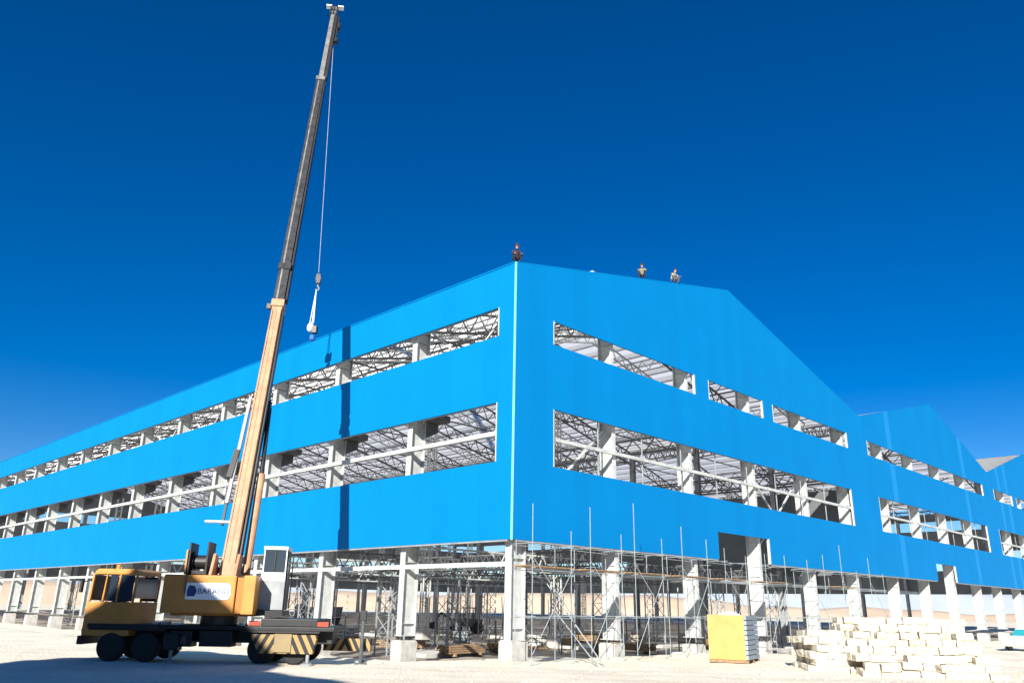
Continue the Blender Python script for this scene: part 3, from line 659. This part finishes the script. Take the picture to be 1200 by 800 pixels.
lt = [(4, 14, 4.6), (20, 26, 5), (29, 27, 4.8), (15, 43, 5), (37, 18, 5), (41, 9, 4.6), (9, 52, 5), (24, 40, 5), (3.5, 22, 4.8), (33, 36, 5), (4, 60, 5), (5, 75, 5)]
lt.sort(key=lambda a: hw(a[0], a[1]).x/hw(a[0], a[1]).y)
for i, (a, b, h) in enumerate(lt): trestle(a, b, h, 'dark lattice tower deeper inside the hall, number %s of twelve from the left' % ('one', 'two', 'three', 'four', 'five', 'six', 'seven', 'eight', 'nine', 'ten', 'eleven', 'twelve')[i])
# steel props standing under the floor trusses
rp = random.Random(9); props = []
for i in range(46):
    s = rp.uniform(2.5, 40); t = rp.uniform(5, 46); props.append((s, t, rp.uniform(-.06, .06), rp.uniform(-.05, .05), rp.uniform(3.6, 4.6)))
props.sort(key=lambda a: hw(a[0], a[1]).x/hw(a[0], a[1]).y)
for i, (s, t, a, b, h) in enumerate(props):
    p_ = hw(s, t); o = empty('steel_prop', (p_.x, p_.y, gh(s, t)-.01), HROT+a*9)
    tag(o, 'thin steel prop inside the hall, in the %s' % ('left group below the long side', 'group left of the corner column', 'group right of the corner column', 'group behind the yellow crate')[min(3, i*4//46)], 'prop', 'steel props under the hall')
    MB().tube((0, 0, 0), (a*2, b*2, h*.55), .05, 6).build('outer_tube', TRUSS, o); MB().tube((a*2, b*2, h*.55), (a*4, b*4, h), .035, 6).build('inner_tube', GALV, o); MB().box(-.12, .12, -.12, .12, 0, .015).build('foot_plate', TRUSS, o)

# ------------------------------------------------------------ yellow crate
ycr = empty('board_crate', (10.9, 40.6, gh(*hl(10.9, 40.6)[:2])), rad(-29)); tag(ycr, 'large crate with a yellow board front and grey-blue slatted side', 'crate')
MB().box(-.95, .78, -.88, -.8, .12, 2.12).build('front_board', YELL, ycr, bevel=.02)
q = MB()
for i in range(9): q.box(.78-.04*(i % 2), .9, -.86, 1.45, .14+i*.22, .33+i*.22)
q.build('side_board', GREYB, ycr, bevel=.01)
MB().box(-.93, .74, -.79, 1.42, .13, 2.05).build('contents', GREYB, ycr, bevel=.03)
q = MB()
for y in (-.8, .3, 1.35): q.box(-.95, .9, y-.07, y+.07, 0, .11)
q.build('skid', WOOD, ycr)
q = MB(); q.lathe((-.1, 0, 2.04), (0, 0, 1), [(0, .6), (.12, .5), (.2, .28), (.25, .1)], 12); q.build('plastic_wrap', WHITE, ycr)

# ------------------------------------------------------------ stone stacks
def stone_mesh(seed):
    r = random.Random(seed); bm = bmesh.new(); bmesh.ops.create_cube(bm, size=1)
    bmesh.ops.subdivide_edges(bm, edges=bm.edges, cuts=2, use_grid_fill=True)
    for v in bm.verts:
        v.co *= 1-.07*max(0, (v.co.length-.6)); v.co += V((r.uniform(-.025, .025), r.uniform(-.05, .05), r.uniform(-.06, .06)))
    me = bpy.data.meshes.new('stone_block'); bm.to_mesh(me); bm.free(); me.materials.append(STONE); return me
stones = [stone_mesh(i) for i in range(7)]
def stack(cx, cy, rz_, width, nys, nz, lab, prof):
    """courses of rough blocks, rising towards the back; blocks buried inside the heap are not laid"""
    c, s_ = cos(rz_), sin(rz_); n = 0; H = .27
    for k in range(nz):
        for j in range(nys):
            x = -width/2+random.uniform(-.12, .12)+(k % 2)*.3
            while x < width/2-.2:
                wl = random.uniform(.5, .95); xm = x+wl/2; y = (j-(nys-1)/2)*.62+random.uniform(-.07, .07)
                top = prof(xm/(width/2), j); front_h = prof(xm/(width/2), j-1) if j else -1
                if k*H < top and ((k+1)*H > front_h or x < -width/2+.35 or x > width/2-1.0):
                    o = bpy.data.objects.new('stone_block', random.choice(stones)); col.objects.link(o)
                    px, py = cx+xm*c-y*s_, cy+xm*s_+y*c; hp_ = hl(px, py)
                    o.location = (px, py, gh(hp_.x, hp_.y)-.03+k*H+H/2); o.scale = (wl*.97, .62*random.uniform(.9, 1.06), H*random.uniform(.96, 1.04))
                    o.rotation_euler = (random.uniform(-.05, .05), random.uniform(-.05, .05), rz_+random.uniform(-.12, .12))
                    u3 = ('left', 'middle', 'right')[max(0, min(2, int((xm/width+.5)*3)))]
                    tag(o, 'pale stone block, %s part of the %s stack, row %s from the front, %s course' % (u3, lab, ('one', 'two', 'three', 'four', 'five', 'six', 'seven', 'eight', 'nine', 'ten')[j], ('lowest', 'second', 'third', 'fourth', 'fifth', 'sixth', 'seventh', 'eighth')[k]), 'stone block', 'rough pale stone blocks piled at the right'); n += 1
                x += wl
    return n
n1 = stack(17.0, 35.6, rad(-10), 5.3, 9, 8, 'high', lambda u, j: min(2.15, .25+.36*j)*(1-.35*max(0, abs(u)-.8)*4*(u > 0))+.10*sin(u*7+j)) if True else 0
n2 = stack(13.9, 36.7, rad(-4), 2.4, 5, 6, 'low', lambda u, j: min(1.5, .9+.3*j))
print('stones', n1, n2)
rb = MB(); rr = random.Random(4)
for i in range(900):
    a = rr.random(); x = rr.gauss(16.5, 3.5); y = rr.gauss(34.5, 2.2)
    if rr.random() < .3: x = rr.uniform(-6, 30); y = rr.uniform(27, 39)
    sz = rr.uniform(.02, .06)*(1+(rr.random() < .05)*1.5); p = hl(x, y)
    if p.x > .2 and p.y > .2: continue
    z = gh(p.x, p.y); P = []
    for (dx, dy, dz) in ((-1, -1, -.5), (1, -1, -.5), (1, 1, -.5), (-1, 1, -.5), (-.7, -.6, .6), (.6, -.7, .7), (.7, .6, .5), (-.6, .7, .6)):
        P.append((x+dx*sz*rr.uniform(.7, 1.2), y+dy*sz*rr.uniform(.7, 1.2), z+dz*sz))
    rb.hexa(P)
tag(rb.build('rubble', STONE), 'small broken stones scattered over the sand', 'rubble', kind='stuff')

# ------------------------------------------------------------ marker post near the crane
po = empty('steel_post', (-6.1, 35.6, gh(*hl(-6.1, 35.6)[:2]))); tag(po, 'dark steel post on a small base right of the striped crane outrigger', 'post')
MB().tube((0, 0, 0), (0, 0, 2.1), .075, 10).build('shaft', STEEL_D, po); MB().box(-.22, .22, -.22, .22, 0, .06).build('base', STEEL_D, po); MB().box(-.13, .13, -.1, .1, 1.75, 2.15).build('cap_box', BLACKP, po, bevel=.02)

# ------------------------------------------------------------ parked pale car at the right edge, vehicles behind the hall
def car(loc, rz_, body, glass, label, L=4.3):
    o = empty('parked_car', loc, rz_); tag(o, label, 'car')
    q = MB(); q.prism([(-2.1, .35), (-2.15, .75), (-2.0, .92), (-1.0, 1.0), (1.6, 1.0), (2.1, .9), (2.15, .4), (2.05, .3), (-2.0, .3)], 'y', -.82, .82); q.build('body', body, o, bevel=.05)
    q = MB(); q.prism([(-.95, .98), (-.35, 1.42), (.9, 1.45), (1.55, .98)], 'y', -.74, .74); c_ = q.build('cabin', glass, o, bevel=.03)
    q = MB(); q.prism([(-.37, 1.42), (.92, 1.45), (.86, 1.49), (-.3, 1.47)], 'y', -.70, .70); q.build('roof', body, o)
    for x in (-1.35, 1.35):
        for y in (-.78, .78):
            wq = empty('wheel', (x, y, .31), 0, o)
            MB().lathe((0, 0, 0), (0, 1, 0), [(-.1, .2), (-.1, .3), (-.06, .32), (.06, .32), (.1, .3), (.1, .2)], 20).build('tyre', RUBBER, wq)
            MB().lathe((0, 0, 0), (0, 1, 0), [(-.09, .05), (-.105, .2), (.105, .2), (.09, .05)], 14).build('rim', GALV, wq)
    for y in (-.6, .6): MB().box(-2.17, -2.1, y-.14, y+.14, .6, .75).build('headlight', WHITE, o)
    return o
car((36.6, 58.8, gh(*hl(36.6, 58.8)[:2])), rad(30), WHITE, TEAL, 'white car with teal windows cut by the right edge of the photo')

def dumper(loc, rz_, label):
    o = empty('parked_truck', loc, rz_); tag(o, label, 'truck')
    MB().box(-3, 3, -.5, .5, .7, 1.0).build('chassis', BLACKP, o)
    q = MB(); q.prism([(-3.2, .8), (-1.6, .8), (-1.6, 2.7), (-2.9, 2.7), (-3.2, 1.8)], 'y', -1.15, 1.15); q.build('cab', STEEL_D, o, bevel=.05)
    MB().box(-3.0, -1.8, -1.17, 1.17, 1.9, 2.5).build('cab_window', GLASS, o)
    q = MB(); q.prism([(-1.4, 1.1), (3.0, 1.1), (3.2, 2.4), (-1.4, 2.3)], 'y', -1.2, 1.2); q.build('tipper_body', STEEL_D, o)
    for x in (-2.3, 1.2, 2.4):
        for y in (-1.0, 1.0): MB().lathe((x, y, .5), (0, 1, 0), [(-.16, .3), (-.16, .48), (.16, .48), (.16, .3)], 16).build('wheel', RUBBER, o)
    return o
def gpt(x, y, d=0): return (x, y, -.6+d)
dumper(gpt(-25.5, 113), rad(10), 'dark tipper truck seen far off under the hall between the side columns')
def loader(loc, rz_, label):
    o = empty('wheel_loader', loc, rz_); tag(o, label, 'loader')
    q = MB(); q.prism([(-1.8, .7), (1.6, .7), (1.6, 1.5), (.2, 1.6), (-1.8, 1.5)], 'y', -.8, .8); q.build('body', STEEL_D, o, bevel=.05)
    q = MB()
    for x in (-.9, .2):
        for y in (-.65, .65): q.box(x-.05, x+.05, y-.05, y+.05, 1.5, 2.6)
    q.box(-1.0, .3, -.75, .75, 2.6, 2.7); q.build('cab_frame', BLACKP, o)
    for x in (-1.2, 1.1):
        for y in (-.95, .95): MB().lathe((x, y, .6), (0, 1, 0), [(-.2, .3), (-.2, .6), (.2, .6), (.2, .3)], 16).build('wheel', RUBBER, o)
    q = MB(); q.bar((1.3, 0, 1.2), (2.8, 0, 2.1), .2, .25); q.bar((2.8, 0, 2.1), (3.5, 0, 1.0), .16, .2); q.build('arm', BLACKP, o)
    q = MB(); q.prism([(3.2, .5), (4.0, .4), (4.1, 1.0), (3.3, 1.3)], 'y', -.9, .9); q.build('bucket', BLACKP, o)
loader(gpt(-4.5, 92), rad(190), 'dark wheel loader seen far off under the hall left of the corner column')
# material piles on the floor inside the hall
def pile(s, t, label, kind):
    b = hw(s, t); o = empty('timber_pile' if kind else 'material_pallet', (b.x, b.y, -.5), random.uniform(0, 3)); tag(o, label, 'timber pile' if kind else 'pallet', 'timber piles on the hall floor' if kind else 'loaded pallets on the hall floor')
    if kind:
        q = MB()
        for k in range(4):
            for j in range(5): x = random.uniform(-.3, .3); q.box(-1.6+x, 1.6+x, -.5+j*.21, -.32+j*.21, .1+k*.12, .2+k*.12)
        q.build('planks', WOOD, o); q = MB(); q.box(-1.2, -1.05, -.6, .6, -.05, .1); q.box(1.05, 1.2, -.6, .6, -.05, .1); q.build('bearer', WOOD, o)
    else:
        q = MB()
        for k in range(3):
            for i in range(3): q.box(-.62+i*.42, -.24+i*.42, -.5, .5, .14+k*.27, .38+k*.27)
        q.build('sacks', random.choice([CONC, TAN, STEEL_M]), o, bevel=.06); q = MB(); q.box(-.65, .65, -.55, .55, .08, .13)
        for y in (-.45, 0, .45): q.box(-.65, .65, y-.05, y+.05, -.02, .08)
        q.build('pallet_base', WOOD, o)
pl = [(8, 12, 1), (19, 10, 1), (28, 15, 0), (22, 17, 1), (35, 24, 1), (13, 24, 0),
      (13, 13, 1), (17, 22, 0), (9, 19, 1), (26, 12, 0), (21, 9, 1), (30, 20, 1), (15, 34, 0), (24, 30, 1), (36, 14, 0), (11, 30, 0), (33, 9, 1), (7, 34, 1), (18, 15, 0), (40, 22, 1)]
pl.sort(key=lambda a: hw(a[0], a[1]).x/hw(a[0], a[1]).y); cnt = [0, 0]; ordn = ['leftmost', 'second from left', 'third from left', 'fourth from left', 'fifth from left', 'sixth from left', 'seventh from left', 'eighth from left', 'ninth from left', 'tenth from left', 'eleventh from left', 'twelfth from left', 'rightmost']
for (s, t, k) in pl:
    tot = sum(1 for a in pl if a[2] == k); w_ = 'rightmost' if cnt[k] == tot-1 else ordn[cnt[k]]; cnt[k] += 1
    pile(s, t, ('weathered plank pile on the shaded hall floor, %s of the plank piles' if k else 'pallet of filled sacks on the shaded hall floor, %s of the pallets') % w_, k)

# ------------------------------------------------------------ workers on the roof edge
def skinmesh(name, pts, edges, mats, sub=2):
    me = bpy.data.meshes.new(name); me.from_pydata([p[:3] for p in pts], edges, [])
    o = bpy.data.objects.new(name, me); col.objects.link(o)
    sk = o.modifiers.new('skin', 'SKIN'); sk.use_smooth_shade = True
    sv = me.skin_vertices[0].data
    for i, p in enumerate(pts): sv[i].radius = (p[3], p[4] if len(p) > 4 else p[3]); sv[i].use_root = (i == 0)
    ss = o.modifiers.new('sub', 'SUBSURF'); ss.levels = sub; ss.render_levels = sub
    bpy.context.view_layer.update()
    m2 = bpy.data.meshes.new_from_object(o.evaluated_get(bpy.context.evaluated_depsgraph_get())); bpy.data.objects.remove(o)
    m2.name = name
    m2.materials.clear()
    for m in mats: m2.materials.append(m)
    return m2
def person(loc, rz_, label, top, legs, helmet, reach):
    r = empty('person', loc, rz_); tag(r, label, 'person')
    # crouching, facing +y ; joints in metres
    P = [(0, -.16, .30, .15, .12), (0, -.10, .48, .15, .11), (0, .02, .66, .17, .12), (0, .06, .74, .08), (0, .10, .80, .055), (0, .13, .90, .085, .10), (0, .145, .98, .07, .085)]
    E = [(0, 1), (1, 2), (2, 3), (3, 4), (4, 5), (5, 6)]
    def chain(root, pts):
        a = root
        for p in pts: P.append(p); E.append((a, len(P)-1)); a = len(P)-1
    for sx in (-1, 1):
        chain(0, [(sx*.10, -.10, .27, .095), (sx*.19, .28, .46, .07), (sx*.17, .16, .10, .045), (sx*.17, .22, .045, .04), (sx*.17, .36, .03, .03)])
    a0 = [(-.19, .02, .69, .055), (-.26, .18, .50, .042), (-.16, .36, .44+reach*.1, .032)]
    a1 = [(.19, .02, .69, .055), (.27, .16, .48+reach*.2, .042), (.20, .36, .42+reach*.45, .032)]
    chain(2, a0); chain(2, a1)
    body = skinmesh('body', P, E, [SKIN, top, legs, BLACKP])
    for p in body.polygons:
        c = p.center
        arm = abs(c.x) > .2 and c.y > .33 and c.z > .38
        if c.z > .80 or arm: i = 0
        elif c.z > .40 and not (c.y > .15 and c.z < .55 and abs(c.x) < .27): i = 1
        elif c.z > .09: i = 2
        else: i = 3
        p.material_index = i
    put('body', body, r, (0, 0, 0))
    q = MB(); q.lathe((0, .13, .97), (0, 0, 1), [(0, .125), (.02, .125), (.03, .105), (.08, .095), (.12, .06), (.135, .02)], 16); smooth(q.build('helmet', helmet, r))
    for sx in (-1, 1): MB().lathe((sx*.035, .235, .925), (0, 1, 0), [(-.01, .014), (.004, .012), (.008, .004)], 8).build('eye', BLACKP, r)
    MB().prism([(.23, .93), (.262, .885), (.225, .88)], 'x', -.013, .013).build('nose', SKIN, r)
    for sx in (-1, 1):      # hands with five fingers each
        px, py, pz = (sx*.16 if sx < 0 else .20), .36, (.44+reach*.1 if sx < 0 else .42+reach*.45)
        HP = [(px, py, pz, .028, .018), (px, py+.06, pz-.015, .034, .016)]; HE = [(0, 1)]
        for k in range(4):
            fx = px+(-.03+.02*k); ln = (.035, .042, .04, .03)[k]
            b_ = len(HP); HP += [(fx, py+.085, pz-.02, .009), (fx, py+.085+ln, pz-.03, .009), (fx, py+.085+ln*1.5, pz-.055, .008)]; HE += [(1, b_), (b_, b_+1), (b_+1, b_+2)]
        b_ = len(HP); HP += [(px-sx*.04, py+.04, pz-.02, .011), (px-sx*.055, py+.075, pz-.035, .009)]; HE += [(0, b_), (b_, b_+1)]
        put('hand', skinmesh('hand', HP, HE, [SKIN], 1), r, (0, 0, 0))
    return r
def roofpt(s, t=.25): return hw(s, t, roofz(s)+.06)
v = roofpt(.35, .35)
person((v.x, v.y, v.z), rad(200), 'worker in dark clothes crouching on the corner of the roof', cloth('dark_jacket', (.05, .03, .045)), cloth('dark_trousers', (.02, .02, .03)), mat('maroon_helmet', (.10, .03, .04), .4), 0)
v = roofpt(11.6)
person((v.x, v.y, v.z), rad(160), 'worker in a pale vest crouching on the gable edge, middle one of the three', cloth('khaki_vest', (.26, .25, .15)), cloth('navy_trousers', (.02, .03, .06)), mat('dark_helmet', (.03, .03, .035), .5), .35)
v = roofpt(15.2)
person((v.x, v.y, v.z), rad(215), 'worker in a cream vest crouching on the gable edge, the one furthest right', cloth('cream_vest', (.38, .35, .24)), cloth('grey_trousers', (.10, .11, .12)), mat('navy_helmet', (.02, .04, .09), .5), .1)
v = roofpt(7.0, .5); o = empty('folded_sheet', (v.x, v.y, v.z-.02), HROT+rad(5)); tag(o, 'small white folded sheet lying on the gable edge between the workers', 'sheet')
q = MB(); q.box(-.5, .5, -.2, .2, 0, .06); q.box(-.35, .45, -.18, .15, .06, .13); q.build('fold', WHITE, o, bevel=.02)

# ------------------------------------------------------------ added unseen block behind the viewer, shaped to throw the foreground shade
SHD = rad(-14)
nb = empty('shade_caster', (0, 0, 0), SHD); tag(nb, 'added tan building with gabled tower, unseen behind the viewer, shaped to cast the foreground shade', 'building')
# local x = across the light, local y = along it
MB().prism([(-44, 0), (-10.6, 0), (-10.6, 13.0), (-17.0, 14.9), (-26.5, 13.7), (-44, 13.0)], 'y', -16, -2).build('wall', TAN, nb)
MB().prism([(-26.6, 13.5), (-15.6, 13.5), (-16.2, 15.4), (-17.2, 16.3), (-18.5, 17.4), (-20.2, 18.5), (-21.4, 19.3), (-22.9, 19.4), (-24.3, 17.3), (-26.5, 15.7)], 'y', -9, -2.01).build('tower', TAN, nb)  # outline shaped so its shadow climbs over the crane
MB().box(-26.9, -15.4, -9.2, -1.8, 13.5, 13.7).build('cornice', CONC, nb)
for k in range(5):
    MB().box(-41+k*6.5, -38.6+k*6.5, -2.0, -1.94, 5, 7.4).build('window', GLASS, nb); MB().box(-41.2+k*6.5, -38.4+k*6.5, -2.0, -1.85, 4.8, 4.98).build('sill', CONC, nb)
MB().box(-30, -26, -2.0, -1.93, 0, 4.2).build('door', STEEL_M, nb)  # openings invented for the added shade caster
